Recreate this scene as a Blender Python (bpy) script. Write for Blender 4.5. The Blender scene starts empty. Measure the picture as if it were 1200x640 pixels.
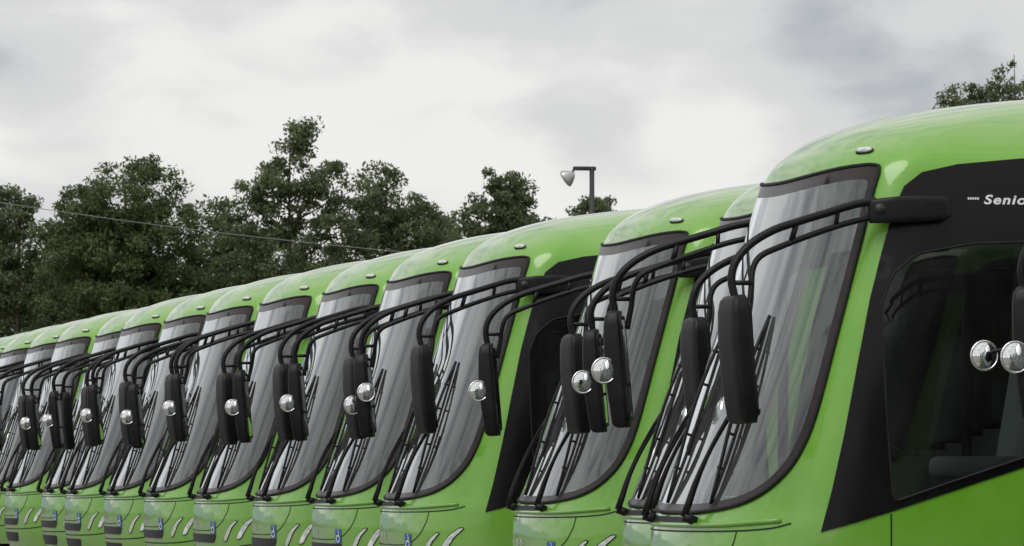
import bpy, bmesh, math, random
import numpy as np
from mathutils import Vector, Matrix
from mathutils.geometry import delaunay_2d_cdt

scene = bpy.context.scene
COL = scene.collection
random.seed(4)

# ------------------------------------------------------------------ materials
def newmat(name):
    m = bpy.data.materials.new(name)
    m.use_nodes = True
    nt = m.node_tree
    for n in list(nt.nodes):
        nt.nodes.remove(n)
    out = nt.nodes.new('ShaderNodeOutputMaterial')
    return m, nt, out

def principled(name, col, rough=0.5, metal=0.0, coat=0.0, var=0.0, scale=8.0, spec=0.5, bump=0.0, bscale=40.0, roughvar=0.0):
    m, nt, out = newmat(name)
    b = nt.nodes.new('ShaderNodeBsdfPrincipled')
    nt.links.new(b.outputs[0], out.inputs[0])
    b.inputs['Roughness'].default_value = rough
    b.inputs['Metallic'].default_value = metal
    b.inputs['Coat Weight'].default_value = coat
    b.inputs['Coat Roughness'].default_value = 0.04
    b.inputs['Specular IOR Level'].default_value = spec
    tc = nt.nodes.new('ShaderNodeTexCoord')
    nz = nt.nodes.new('ShaderNodeTexNoise')
    nz.inputs['Scale'].default_value = scale
    nz.inputs['Detail'].default_value = 5
    nt.links.new(tc.outputs['Object'], nz.inputs['Vector'])
    rp = nt.nodes.new('ShaderNodeValToRGB')
    rp.color_ramp.elements[0].position = 0.3
    rp.color_ramp.elements[1].position = 0.7
    rp.color_ramp.elements[0].color = [c * (1 - var) for c in col] + [1]
    rp.color_ramp.elements[1].color = [min(1, c * (1 + var)) for c in col] + [1]
    nt.links.new(nz.outputs['Fac'], rp.inputs[0])
    nt.links.new(rp.outputs[0], b.inputs['Base Color'])
    if roughvar > 0:
        mr = nt.nodes.new('ShaderNodeMapRange')
        mr.inputs['To Min'].default_value = max(0.0, rough - roughvar)
        mr.inputs['To Max'].default_value = rough + roughvar
        nt.links.new(nz.outputs['Fac'], mr.inputs['Value'])
        nt.links.new(mr.outputs[0], b.inputs['Roughness'])
    if bump > 0:
        n2 = nt.nodes.new('ShaderNodeTexNoise')
        n2.inputs['Scale'].default_value = bscale
        nt.links.new(tc.outputs['Object'], n2.inputs['Vector'])
        bp = nt.nodes.new('ShaderNodeBump')
        bp.inputs['Strength'].default_value = bump
        bp.inputs['Distance'].default_value = 0.01
        nt.links.new(n2.outputs['Fac'], bp.inputs['Height'])
        nt.links.new(bp.outputs[0], b.inputs['Normal'])
    return m

def paint_mat():
    m, nt, out = newmat('green_bus_paint')
    b = nt.nodes.new('ShaderNodeBsdfPrincipled')
    nt.links.new(b.outputs[0], out.inputs[0])
    tc = nt.nodes.new('ShaderNodeTexCoord')
    oi = nt.nodes.new('ShaderNodeObjectInfo')
    nz = nt.nodes.new('ShaderNodeTexNoise')
    nz.inputs['Scale'].default_value = 3.0
    nz.inputs['Detail'].default_value = 8
    nz.inputs['Roughness'].default_value = 0.65
    add = nt.nodes.new('ShaderNodeVectorMath'); add.operation = 'ADD'
    cm = nt.nodes.new('ShaderNodeCombineXYZ')
    mul = nt.nodes.new('ShaderNodeMath'); mul.operation = 'MULTIPLY'; mul.inputs[1].default_value = 40
    nt.links.new(oi.outputs['Random'], mul.inputs[0])
    nt.links.new(mul.outputs[0], cm.inputs[0])
    nt.links.new(tc.outputs['Object'], add.inputs[0]); nt.links.new(cm.outputs[0], add.inputs[1])
    nt.links.new(add.outputs[0], nz.inputs['Vector'])
    rp = nt.nodes.new('ShaderNodeValToRGB')
    rp.color_ramp.elements[0].position = 0.3
    rp.color_ramp.elements[1].position = 0.75
    rp.color_ramp.elements[0].color = (0.128, 0.375, 0.014, 1)
    rp.color_ramp.elements[1].color = (0.165, 0.425, 0.026, 1)
    nt.links.new(nz.outputs['Fac'], rp.inputs[0])
    sx = nt.nodes.new('ShaderNodeSeparateXYZ')
    nt.links.new(tc.outputs['Object'], sx.inputs[0])
    mr = nt.nodes.new('ShaderNodeMapRange')
    mr.inputs['From Min'].default_value = 1.15; mr.inputs['From Max'].default_value = 0.35
    mr.inputs['To Min'].default_value = 0.05; mr.inputs['To Max'].default_value = 0.6
    nt.links.new(sx.outputs['Z'], mr.inputs['Value'])
    mm = nt.nodes.new('ShaderNodeMath'); mm.operation = 'MULTIPLY'
    nt.links.new(mr.outputs[0], mm.inputs[0]); nt.links.new(nz.outputs['Fac'], mm.inputs[1])
    geo = nt.nodes.new('ShaderNodeNewGeometry'); sn = nt.nodes.new('ShaderNodeSeparateXYZ')
    nt.links.new(geo.outputs['Normal'], sn.inputs[0])
    up = nt.nodes.new('ShaderNodeMapRange'); up.inputs['From Min'].default_value = 0.45; up.inputs['From Max'].default_value = 1.0
    up.inputs['To Min'].default_value = 0.0; up.inputs['To Max'].default_value = 0.5
    nt.links.new(sn.outputs['Z'], up.inputs['Value'])
    um = nt.nodes.new('ShaderNodeMath'); um.operation = 'MULTIPLY_ADD'
    nt.links.new(up.outputs[0], um.inputs[0]); nt.links.new(nz.outputs['Fac'], um.inputs[1]); nt.links.new(mm.outputs[0], um.inputs[2])
    mx = nt.nodes.new('ShaderNodeMix'); mx.data_type = 'RGBA'
    nt.links.new(um.outputs[0], mx.inputs[0])
    nt.links.new(rp.outputs[0], mx.inputs[6]); mx.inputs[7].default_value = (0.38, 0.42, 0.26, 1)
    nt.links.new(mx.outputs[2], b.inputs['Base Color'])
    r2 = nt.nodes.new('ShaderNodeMapRange')
    r2.inputs['To Min'].default_value = 0.24; r2.inputs['To Max'].default_value = 0.5
    nt.links.new(nz.outputs['Fac'], r2.inputs['Value'])
    nt.links.new(r2.outputs[0], b.inputs['Roughness'])
    n3 = nt.nodes.new('ShaderNodeTexNoise'); n3.inputs['Scale'].default_value = 2.2; n3.inputs['Detail'].default_value = 1
    nt.links.new(add.outputs[0], n3.inputs['Vector'])
    bp = nt.nodes.new('ShaderNodeBump'); bp.inputs['Strength'].default_value = 0.3; bp.inputs['Distance'].default_value = 0.025
    nt.links.new(n3.outputs['Fac'], bp.inputs['Height'])
    nt.links.new(bp.outputs[0], b.inputs['Normal']); nt.links.new(bp.outputs[0], b.inputs['Coat Normal'])
    b.inputs['Coat Weight'].default_value = 1.0
    b.inputs['Coat Roughness'].default_value = 0.06
    return m

def glass_mat(name, tint, dust=0.06, ior=1.6, gain=1.0):
    m, nt, out = newmat(name)
    tr = nt.nodes.new('ShaderNodeBsdfTransparent'); tr.inputs[0].default_value = (*tint, 1)
    gl = nt.nodes.new('ShaderNodeBsdfGlossy'); gl.inputs['Roughness'].default_value = 0.015
    gl.inputs['Color'].default_value = (0.95, 0.98, 1, 1)
    fr = nt.nodes.new('ShaderNodeFresnel'); fr.inputs[0].default_value = ior
    g = nt.nodes.new('ShaderNodeMath'); g.operation = 'MULTIPLY'; g.use_clamp = True; g.inputs[1].default_value = gain
    nt.links.new(fr.outputs[0], g.inputs[0])
    mx = nt.nodes.new('ShaderNodeMixShader')
    nt.links.new(g.outputs[0], mx.inputs[0]); nt.links.new(tr.outputs[0], mx.inputs[1]); nt.links.new(gl.outputs[0], mx.inputs[2])
    df = nt.nodes.new('ShaderNodeBsdfDiffuse'); df.inputs[0].default_value = (0.60, 0.63, 0.60, 1)
    tc = nt.nodes.new('ShaderNodeTexCoord')
    oi = nt.nodes.new('ShaderNodeObjectInfo')
    ad = nt.nodes.new('ShaderNodeVectorMath'); ad.operation = 'ADD'
    ms = nt.nodes.new('ShaderNodeMath'); ms.operation = 'MULTIPLY'; ms.inputs[1].default_value = 30
    nt.links.new(oi.outputs['Random'], ms.inputs[0])
    nt.links.new(tc.outputs['Object'], ad.inputs[0]); nt.links.new(ms.outputs[0], ad.inputs[1])
    mp = nt.nodes.new('ShaderNodeMapping'); mp.inputs['Scale'].default_value = (1.5, 2.2, 1.2)
    nz = nt.nodes.new('ShaderNodeTexNoise'); nz.inputs['Scale'].default_value = 2.0; nz.inputs['Detail'].default_value = 7
    nt.links.new(ad.outputs[0], mp.inputs[0]); nt.links.new(mp.outputs[0], nz.inputs['Vector'])
    mr = nt.nodes.new('ShaderNodeMapRange')
    mr.inputs['From Min'].default_value = 0.35; mr.inputs['From Max'].default_value = 0.7
    mr.inputs['To Min'].default_value = dust * 0.5; mr.inputs['To Max'].default_value = dust * 1.8
    nt.links.new(nz.outputs['Fac'], mr.inputs['Value'])
    m2 = nt.nodes.new('ShaderNodeMixShader')
    nt.links.new(mr.outputs[0], m2.inputs[0]); nt.links.new(mx.outputs[0], m2.inputs[1]); nt.links.new(df.outputs[0], m2.inputs[2])
    nt.links.new(m2.outputs[0], out.inputs[0])
    return m

M_green = paint_mat()
M_black = principled('black_gloss_panel', (0.006, 0.0055, 0.0065), 0.26, var=0.2, scale=3, roughvar=0.1, spec=0.25)
M_rubber = principled('black_rubber', (0.013, 0.012, 0.013), 0.6, var=0.3, scale=10, spec=0.3)
M_plast = principled('black_plastic', (0.007, 0.007, 0.008), 0.42, var=0.3, scale=15, bump=0.15, bscale=150, spec=0.3)
M_band = principled('windshield_ceramic_band', (0.030, 0.024, 0.023), 0.3, var=0.3, scale=6, spec=0.35)
M_wglass = glass_mat('windshield_glass', (0.72, 0.80, 0.79), 0.045, 1.6, 2.0)
M_sglass = glass_mat('tinted_side_glass', (0.36, 0.40, 0.38), 0.010, 1.45)
M_liner = principled('interior_lining', (0.42, 0.43, 0.42), 0.7, var=0.1)
M_dash = principled('dashboard_plastic', (0.04, 0.043, 0.048), 0.6, var=0.2)
M_seat = principled('seat_fabric', (0.12, 0.16, 0.21), 0.9, var=0.3, scale=30)
M_seat2 = principled('seat_shell', (0.45, 0.46, 0.46), 0.5, var=0.1)
M_rail = principled('handrail_yellow', (0.65, 0.38, 0.04), 0.35)
M_floor = principled('bus_floor', (0.12, 0.12, 0.12), 0.8, var=0.2)
M_mirror = principled('mirror_glass', (0.62, 0.64, 0.65), 0.03, metal=1.0)
M_convex = principled('convex_mirror_glass', (0.92, 0.93, 0.92), 0.04, metal=1.0)
M_chrome = principled('chrome_rim', (0.80, 0.80, 0.78), 0.25, metal=1.0)
M_lens = principled('clear_lamp_lens', (0.62, 0.65, 0.62), 0.15, coat=1.0, var=0.25, scale=40)
M_gap = principled('panel_gap', (0.012, 0.03, 0.008), 0.8)
M_blue = principled('sticker_blue', (0.03, 0.10, 0.34), 0.4)
M_white = principled('sticker_white', (0.75, 0.76, 0.75), 0.4)
M_paper = principled('paper_sheet', (0.75, 0.76, 0.74), 0.7)
M_teal = principled('plastic_seat_cover', (0.35, 0.52, 0.50), 0.3)
M_tyre = principled('tyre_rubber', (0.02, 0.02, 0.02), 0.85, bump=0.3)
M_rim = principled('wheel_rim', (0.5, 0.5, 0.5), 0.4, metal=0.8)
M_steel = principled('painted_steel', (0.03, 0.03, 0.032), 0.5, var=0.2)
M_galv = principled('galvanised_metal', (0.5, 0.5, 0.5), 0.4, metal=0.7, var=0.1)
M_under = principled('underbody', (0.02, 0.02, 0.02), 0.9)

# ------------------------------------------------------------------ builder
class B:
    def __init__(self):
        self.v = []; self.f = []; self.m = []; self.sm = []; self.mats = []
    def mi(self, mat):
        if mat not in self.mats: self.mats.append(mat)
        return self.mats.index(mat)
    def add(self, verts, faces, mat, smooth=True):
        o = len(self.v); k = self.mi(mat)
        self.v += [tuple(p) for p in verts]
        for f in faces:
            self.f.append(tuple(i + o for i in f)); self.m.append(k); self.sm.append(smooth)
    def mesh(self, name):
        me = bpy.data.meshes.new(name)
        me.from_pydata(self.v, [], self.f)
        for mt in self.mats: me.materials.append(mt)
        me.polygons.foreach_set('material_index', self.m)
        me.polygons.foreach_set('use_smooth', self.sm)
        me.update()
        return me
    def tube(self, pts, r, mat, seg=8, caps=True):
        pts = [Vector(p) for p in pts]
        n = len(pts)
        rr = r if isinstance(r, (list, tuple)) else [r] * n
        verts = []; faces = []
        t0 = (pts[1] - pts[0]).normalized()
        u = t0.orthogonal().normalized()
        for i in range(n):
            if i == 0: t = pts[1] - pts[0]
            elif i == n - 1: t = pts[-1] - pts[-2]
            else: t = pts[i + 1] - pts[i - 1]
            t.normalize()
            u = (u - t * u.dot(t)).normalized()
            w = t.cross(u)
            for k in range(seg):
                a = 2 * math.pi * k / seg
                verts.append(pts[i] + (u * math.cos(a) + w * math.sin(a)) * rr[i])
        for i in range(n - 1):
            for k in range(seg):
                k2 = (k + 1) % seg
                faces.append((i * seg + k, i * seg + k2, (i + 1) * seg + k2, (i + 1) * seg + k))
        if caps:
            faces.append(tuple(range(seg - 1, -1, -1)))
            faces.append(tuple((n - 1) * seg + k for k in range(seg)))
        self.add(verts, faces, mat)
    def rbox(self, c, size, mat, bev=0.03, rot=None, seg=2):
        bm = bmesh.new()
        bmesh.ops.create_cube(bm, size=1.0)
        for v in bm.verts: v.co = Vector((v.co.x * size[0], v.co.y * size[1], v.co.z * size[2]))
        bmesh.ops.bevel(bm, geom=bm.edges[:], offset=min(bev, min(size) * 0.45), segments=seg, profile=0.5, affect='EDGES')
        M = Matrix.Translation(c) @ (rot.to_4x4() if rot is not None else Matrix())
        bm.verts.index_update()
        self.add([M @ v.co for v in bm.verts], [[v.index for v in f.verts] for f in bm.faces], mat)
        bm.free()
    def loft(self, levels, mat, M, n=4.0, seg=24):
        verts = []; faces = []
        for (z, w, d, cx, cy) in levels:
            for k in range(seg):
                a = 2 * math.pi * (k + 0.5) / seg
                ca, sa = math.cos(a), math.sin(a)
                verts.append(M @ Vector((cx + w * math.copysign(abs(ca) ** (2 / n), ca), cy + d * math.copysign(abs(sa) ** (2 / n), sa), z)))
        L = len(levels)
        for i in range(L - 1):
            for k in range(seg):
                k2 = (k + 1) % seg
                faces.append((i * seg + k, i * seg + k2, (i + 1) * seg + k2, (i + 1) * seg + k))
        faces.append(tuple(range(seg - 1, -1, -1)))
        faces.append(tuple((L - 1) * seg + k for k in range(seg)))
        self.add(verts, faces, mat)

def smooth_path(pts, sub=6, closed=False):
    P = [np.array(p, float) for p in pts]; n = len(P); out = []
    rngi = range(n) if closed else range(n - 1)
    for i in rngi:
        if closed:
            p0, p1, p2, p3 = P[(i - 1) % n], P[i], P[(i + 1) % n], P[(i + 2) % n]
        else:
            p0, p1, p2, p3 = P[max(i - 1, 0)], P[i], P[i + 1], P[min(i + 2, n - 1)]
        for k in range(sub):
            t = k / sub
            out.append(0.5 * ((2 * p1) + (-p0 + p2) * t + (2 * p0 - 5 * p1 + 4 * p2 - p3) * t * t + (-p0 + 3 * p1 - 3 * p2 + p3) * t ** 3))
    if not closed: out.append(P[-1])
    return [tuple(p) for p in out]

# ------------------------------------------------------------------ bus body surface
# z, front x, half width, corner depth, rear x      (bus faces -X, camera side is -Y)
TAB = [
 (0.35, -0.78, 1.160, 0.66, 7.60), (0.55, -0.83, 1.200, 0.68, 7.68), (0.80, -0.850, 1.220, 0.70, 7.70),
 (1.00, -0.835, 1.225, 0.70, 7.70), (1.12, -0.785, 1.225, 0.69, 7.70), (1.41, -0.665, 1.225, 0.63, 7.70),
 (1.86, -0.51, 1.210, 0.55, 7.70), (2.43, -0.325, 1.170, 0.48, 7.70), (2.80, -0.215, 1.120, 0.44, 7.69),
 (2.93, -0.17, 1.085, 0.45, 7.66), (3.03, -0.09, 1.010, 0.50, 7.58), (3.13, 0.07, 0.885, 0.56, 7.45),
 (3.22, 0.36, 0.700, 0.60, 7.25), (3.285, 0.75, 0.510, 0.55, 7.0), (3.33, 1.20, 0.290, 0.40, 6.7), (3.35, 1.75, 0.08, 0.10, 6.3)]
DT = np.array(smooth_path(TAB, 40))
NE = 2.5
def prm(z):
    return [float(np.interp(z, DT[:, 0], DT[:, k])) for k in (1, 2, 3, 4)]
def fq(q): return (1 - (1 - min(abs(q), 1.0) ** NE) ** (1 / NE))
def front0(q, z):
    xf, hw, Bd, xr = prm(z)
    return Vector((xf + Bd * fq(q), q * hw, z))
def front_pt(q, z, off=0.0):
    p = front0(q, z)
    if off:
        e = 0.01
        dq = front0(q + e, z) - front0(q - e, z)
        dz = front0(q, z + e) - front0(q, z - e)
        nn = dz.cross(dq).normalized()
        if nn.x > 0: nn = -nn
        p = p + nn * off
    return p
def side_pt(x, z, s, off=0.0):
    xf, hw, Bd, xr = prm(z)
    g = 1.0
    if x < xf + Bd:
        u = max(0.0, min(1.0, 1 - (x - xf) / Bd))
        g = (1 - u ** NE) ** (1 / NE)
    return Vector((x, s * (hw * g + off), z))

def inpoly(x, y, poly):
    c = False; n = len(poly); j = n - 1
    for i in range(n):
        xi, yi = poly[i][0], poly[i][1]; xj, yj = poly[j][0], poly[j][1]
        if (yi > y) != (yj > y) and x < (xj - xi) * (y - yi) / (yj - yi) + xi: c = not c
        j = i
    return c
def pdist(x, y, poly):
    P = np.array([(p[0], p[1]) for p in poly]); Q = np.roll(P, -1, 0); D = Q - P
    w = np.array([x, y]) - P
    t = np.clip((w * D).sum(1) / np.maximum((D * D).sum(1), 1e-12), 0, 1)
    return float(np.sqrt((((P + D * t[:, None]) - (x, y)) ** 2).sum(1)).min())

def rounded(poly, r=0.05, k=4):
    out = []; n = len(poly)
    for i in range(n):
        p0 = np.array(poly[i - 1], float); p1 = np.array(poly[i], float); p2 = np.array(poly[(i + 1) % n], float)
        a = p0 - p1; b = p2 - p1
        ra = min(r, np.linalg.norm(a) * 0.45); rb = min(r, np.linalg.norm(b) * 0.45)
        A = p1 + a / np.linalg.norm(a) * ra; C = p1 + b / np.linalg.norm(b) * rb
        for j in range(k + 1):
            t = j / k
            out.append(tuple((1 - t) ** 2 * A + 2 * t * (1 - t) * p1 + t * t * C))
    return out

def patch(bld, outer, subs, step, mapfn, mat_main, expect, sx=1.0):
    pts = []; edges = []
    polys = [outer] + [s[0] for s in subs]
    for pl in polys:
        o = len(pts); n = len(pl)
        dn = []
        for i in range(n):
            a = np.array(pl[i], float); b = np.array(pl[(i + 1) % n], float)
            m = max(1, int(np.linalg.norm((b - a) * (sx, 1)) / step))
            for k in range(m): dn.append(tuple(a + (b - a) * k / m))
        pts += dn
        for i in range(len(dn)): edges.append((o + i, o + (i + 1) % len(dn)))
    A = np.array(outer); x0, z0 = A.min(0); x1, z1 = A.max(0)
    allp = np.array(pts)
    xs = np.arange(x0, x1, step / sx); zs = np.arange(z0, z1, step)
    for ix, x in enumerate(xs):
        for z in zs:
            if not inpoly(x, z, outer): continue
            if (np.abs((allp - (x, z)) * (sx, 1)).sum(1)).min() < step * 0.45: continue
            pts.append((x, z))
    r = delaunay_2d_cdt([Vector(p) for p in pts], edges, [], 0, 1e-6)
    V, F = r[0], r[2]
    P3 = [mapfn(v.x, v.y) for v in V]
    groups = {}
    for f in F:
        cx = sum(V[i].x for i in f) / len(f); cy = sum(V[i].y for i in f) / len(f)
        if not inpoly(cx, cy, outer): continue
        mt = mat_main
        for pl, mm in subs:
            if inpoly(cx, cy, pl): mt = mm; break
        if mt is None: continue
        f = list(f)
        nn = (P3[f[1]] - P3[f[0]]).cross(P3[f[2]] - P3[f[0]])
        if nn.dot(expect) < 0: f.reverse()
        groups.setdefault(mt.name, (mt, []))[1].append(f)
    for nm, (mt, fs) in groups.items():
        used = sorted({i for f in fs for i in f}); mp = {u: k for k, u in enumerate(used)}
        bld.add([P3[u] for u in used], [[mp[i] for i in f] for f in fs], mt)

# windshield outline in (q,z)
half = [(0.0, 1.075), (0.35, 1.08), (0.62, 1.11), (0.77, 1.17), (0.855, 1.28), (0.895, 1.43), (0.912, 1.66), (0.918, 2.1), (0.925, 2.5), (0.935, 2.78), (0.938, 2.875), (0.915, 2.902), (0.80, 2.90), (0.4, 2.872)]
hs = half + [(0.0, 2.86)]
full = hs + [(-q, z) for q, z in reversed(half[1:])]
WS = [tuple(p) for p in smooth_path(full, 4, closed=True)]
def inset(poly, side, top, bot):
    out = []
    for q, z in poly:
        t = (z - 1.075) / (2.9 - 1.075)
        out.append((q * (1 - side / 1.1), 1.075 + bot + t * (2.9 - 1.075 - top - bot)))
    return out
WSG = inset(WS, 0.036, 0.075, 0.046)

# side graphics (x,z)
side_black = [(-0.33, 0.985), (-0.27, 1.2), (-0.20, 1.5), (-0.125, 1.86), (-0.05, 2.2), (0.02, 2.45), (0.09, 2.67), (0.15, 2.79), (0.25, 2.865), (0.45, 2.91), (0.8, 2.945), (1.5, 2.965), (7.3, 2.965), (7.42, 2.85), (7.42, 1.75), (7.3, 1.66),
              (2.3, 1.66), (1.7, 1.60), (1.2, 1.46), (0.76, 1.32), (0.4, 1.205), (0.04, 1.09), (-0.15, 1.035)]
W = []
W.append(rounded([(0.055, 1.14), (0.02, 1.6), (0.005, 2.17), (0.07, 2.33), (0.2, 2.435), (0.5, 2.49), (1.45, 2.53), (1.45, 1.6), (1.15, 1.49), (0.76, 1.37), (0.4, 1.255)], 0.04))
x = 1.53
while x < 7.0:
    W.append(rounded([(x, 1.76), (x, 2.6), (x + 1.06, 2.6), (x + 1.06, 1.76)], 0.07))
    x += 1.13
axles = (1.15 + 0.35, 5.7)
WR = 0.44

def loop_pts(row, d=0.0):
    z, xf, hw, Bd, xr = row
    xf += d; hw = max(0.01, hw - d); xr -= d
    Br = min(0.35, (xr - xf) * 0.2) * min(1, hw)
    out = []
    NF = 36
    ph = [math.pi / 2 * k / NF for k in range(-NF, NF)]
    for p in ph:
        s = math.sin(p); c = math.cos(p)
        q = math.copysign(abs(s) ** (2 / NE), s); xx = 1 - c ** (2 / NE)
        out.append((xf + Bd * xx, q * hw))
    xs, xe = xf + Bd, xr - Br
    fr = [0.0]; tot = 7.2; cur = 0
    while cur < tot - 0.12:
        fr.append(cur / tot); cur += (0.035 if cur < 1.6 else 0.09)
    fr = sorted(set(fr))
    for f in fr: out.append((xs + (xe - xs) * f, hw))
    NR = 10
    for k in range(0, 2 * NR + 1):
        p = math.pi / 2 - math.pi / 2 * k / NR
        s = math.sin(p); c = math.cos(p)
        out.append((xe + Br * abs(c) ** (2 / 4.0), math.copysign(abs(s) ** 0.5, s) * hw))
    for f in reversed(fr[1:]): out.append((xs + (xe - xs) * f, -hw))
    return out

def body_shell(bld, mat, d=0.0):
    rows = []; last = None
    for r in DT:
        if last is None: rows.append(r); last = r; continue
        dd = math.sqrt((r[0] - last[0]) ** 2 + (r[2] - last[2]) ** 2 + (0.3 * (r[1] - last[1])) ** 2)
        if dd > 0.034: rows.append(r); last = r
    rows.append(DT[-1])
    rings = [loop_pts(tuple(r), d) for r in rows]
    N = len(rings[0]); verts = []
    for r, rg in zip(rows, rings):
        zz = r[0] - (d if r[0] > 2.9 else 0)
        verts += [(x, y, zz) for x, y in rg]
    faces = []
    WSm = [(a * 1.1, b) for a, b in WSG]
    for i in range(len(rows) - 1):
        hwz = (rows[i][2] + rows[i + 1][2]) / 2 - d
        for k in range(N):
            k2 = (k + 1) % N
            idx = (i * N + k, i * N + k2, (i + 1) * N + k2, (i + 1) * N + k)
            c = [sum(verts[j][a] for j in idx) / 4 for a in range(3)]
            kill = False
            if 1.0 < c[2] < 2.9:
                q = c[1] / hwz
                if c[0] < 0.15 and abs(q) < 0.96 and (inpoly(q, c[2], WSG) or pdist(q * 1.1, c[2], WSm) < 0.020): kill = True
                if not kill and abs(q) > 0.9 and c[0] > -0.1:
                    for w in W:
                        if w[0][0] - 1.6 < c[0] < w[0][0] + 1.6 and (inpoly(c[0], c[2], w) or pdist(c[0], c[2], w) < 0.025): kill = True; break
                if not kill and c[0] > 7.5 and abs(c[1]) < 0.85 and 1.8 < c[2] < 2.65: kill = True
            if c[2] < 1.0:
                for ax in axles:
                    if abs(c[1]) > 1.0 and (c[0] - ax) ** 2 + (c[2] - 0.48) ** 2 < 0.56 ** 2: kill = True
            if not kill: faces.append(idx)
    faces.append(tuple((len(rows) - 1) * N + k for k in range(N)))
    bld.add(verts, [tuple(reversed(f)) for f in faces], mat)

def fix_winding(bld, mat):
    k = bld.mi(mat); s = 0
    for f, m in zip(bld.f, bld.m):
        if m != k or len(f) != 4: continue
        a, b, c = (Vector(bld.v[f[j]]) for j in (0, 1, 2))
        n = (b - a).cross(c - a)
        s += n.dot(Vector((0, a.y, 0)))
    if s < 0: bld.f = [tuple(reversed(f)) if m == k else f for f, m in zip(bld.f, bld.m)]

body = B()
body_shell(body, M_green); fix_winding(body, M_green)
liner = B()
body_shell(liner, M_liner, 0.045)

NX = Vector((-1, 0, 0))
patch(body, WS, [(WSG, M_wglass)], 0.06, lambda q, z: front_pt(q, z, 0.008), M_band, NX, sx=1.15)
for s in (-1, 1):
    patch(body, side_black, [(w, M_sglass) for w in W], 0.085, lambda x, z, s=s: side_pt(x, z, s, 0.007), M_black, Vector((0, s, 0)))
    for w in W:
        ring = [side_pt(x, z, s, 0.009) for x, z in w]; ring.append(ring[0])
        body.tube(ring, 0.007, M_rubber, 6, False)
ring = [front_pt(q, z, 0.008) for q, z in WS]; ring.append(ring[0])
body.tube(ring, 0.011, M_rubber, 6, False)

def ribbon(pts, w, mat, fn, off=0.003, bld=body):
    P = [fn(a, b, off) for a, b in pts]
    vs = []; fs = []
    for i, p in enumerate(P):
        t = (P[min(i + 1, len(P) - 1)] - P[max(i - 1, 0)]).normalized()
        a, b = pts[i]
        n = (fn(a, b, off + 0.05) - fn(a, b, off)).normalized()
        u = n.cross(t).normalized() * w / 2
        vs += [p - u, p + u]
    for i in range(len(P) - 1): fs.append((2 * i, 2 * i + 1, 2 * i + 3, 2 * i + 2))
    bld.add(vs, fs, mat)

ribbon(smooth_path([(-0.93, 1.03), (-0.85, 1.0), (-0.6, 0.985), (0, 0.98), (0.6, 0.985), (0.85, 1.0), (0.93, 1.03)], 6), 0.009, M_gap, front_pt)
ribbon(smooth_path([(-0.72, 0.985), (-0.70, 0.9), (-0.62, 0.80), (-0.45, 0.74), (0, 0.73), (0.45, 0.74), (0.62, 0.80), (0.70, 0.9), (0.72, 0.985)], 6), 0.008, M_gap, front_pt)
ribbon(smooth_path([(-0.95, 0.62), (-0.7, 0.58), (0, 0.57), (0.7, 0.58), (0.95, 0.62)], 6), 0.012, M_gap, front_pt)
for s in (-1, 1):
    f = lambda x, z, o, s=s: side_pt(x, z, s, o)
    ribbon([(0.045, 1.08 - 0.07 * k) for k in range(11)], 0.009, M_gap, f)
    ribbon([(0.045 + 0.2 * k, 0.72) for k in range(4)], 0.009, M_gap, f)
    ribbon([(2.1 + 0.2 * k, 0.75) for k in range(15)], 0.009, M_gap, f)
lip = [front_pt(q, 1.012 + 0.05 * abs(q) ** 4, 0.006) for q in np.linspace(-0.9, 0.9, 31)]
body.tube(lip, 0.014, M_green, 8)
patch(body, rounded([(-0.30, 1.005), (0.30, 1.005), (0.34, 1.052), (-0.34, 1.052)], 0.02), [], 0.06, lambda q, z: front_pt(q, z, 0.014), M_rubber, NX)
patch(body, rounded([(-0.5, 0.62), (0.5, 0.62), (0.55, 0.70), (-0.55, 0.70)], 0.03), [], 0.06, lambda q, z: front_pt(q, z, 0.006), M_plast, NX)
patch(body, rounded([(-0.45, 0.42), (0.45, 0.42), (0.5, 0.53), (-0.5, 0.53)], 0.03), [], 0.06, lambda q, z: front_pt(q, z, 0.006), M_plast, NX)
for s in (-1, 1):
    L1 = rounded([(s * 0.665, 0.64), (s * 0.73, 0.77), (s * 0.795, 0.83), (s * 0.818, 0.83), (s * 0.765, 0.765), (s * 0.70, 0.64)], 0.012)
    L2 = rounded([(s * 0.805, 0.66), (s * 0.865, 0.80), (s * 0.922, 0.87), (s * 0.938, 0.868), (s * 0.895, 0.79), (s * 0.84, 0.66)], 0.012)
    for L in (L1, L2):
        patch(body, L, [], 0.04, lambda q, z: front_pt(q, z, 0.008), M_lens, NX)
        rg = [front_pt(a, b, 0.004) for a, b in L]; rg.append(rg[0])
        body.tube(rg, 0.005, M_gap, 6, False)
    q, zz = 0.82, 2.985
    p = front_pt(s * q, zz, 0.004); a = front_pt(s * (q - 0.06), zz, 0.004); b = front_pt(s * (q + 0.06), zz, 0.004)
    n = (front_pt(s * q, zz, 0.1) - front_pt(s * q, zz, 0.05)).normalized()
    t = (b - a).normalized(); w = n.cross(t)
    R = Matrix((t, w, n)).transposed().to_4x4(); R.translation = p
    body.loft([(-0.01, 0.062, 0.024, 0, 0), (0.004, 0.060, 0.022, 0, 0)], M_rubber, R, 2.6)
    body.loft([(0.003, 0.057, 0.020, 0, 0), (0.014, 0.052, 0.016, 0, 0), (0.020, 0.035, 0.008, 0, 0)], M_lens, R, 2.3)
    for ax in axles:
        body.tube([side_pt(ax + 0.56 * math.cos(a), max(0.36, 0.48 + 0.56 * math.sin(a)), s, 0.004) for a in np.linspace(-0.2, math.pi + 0.2, 26)], 0.022, M_rubber, 6)
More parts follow.
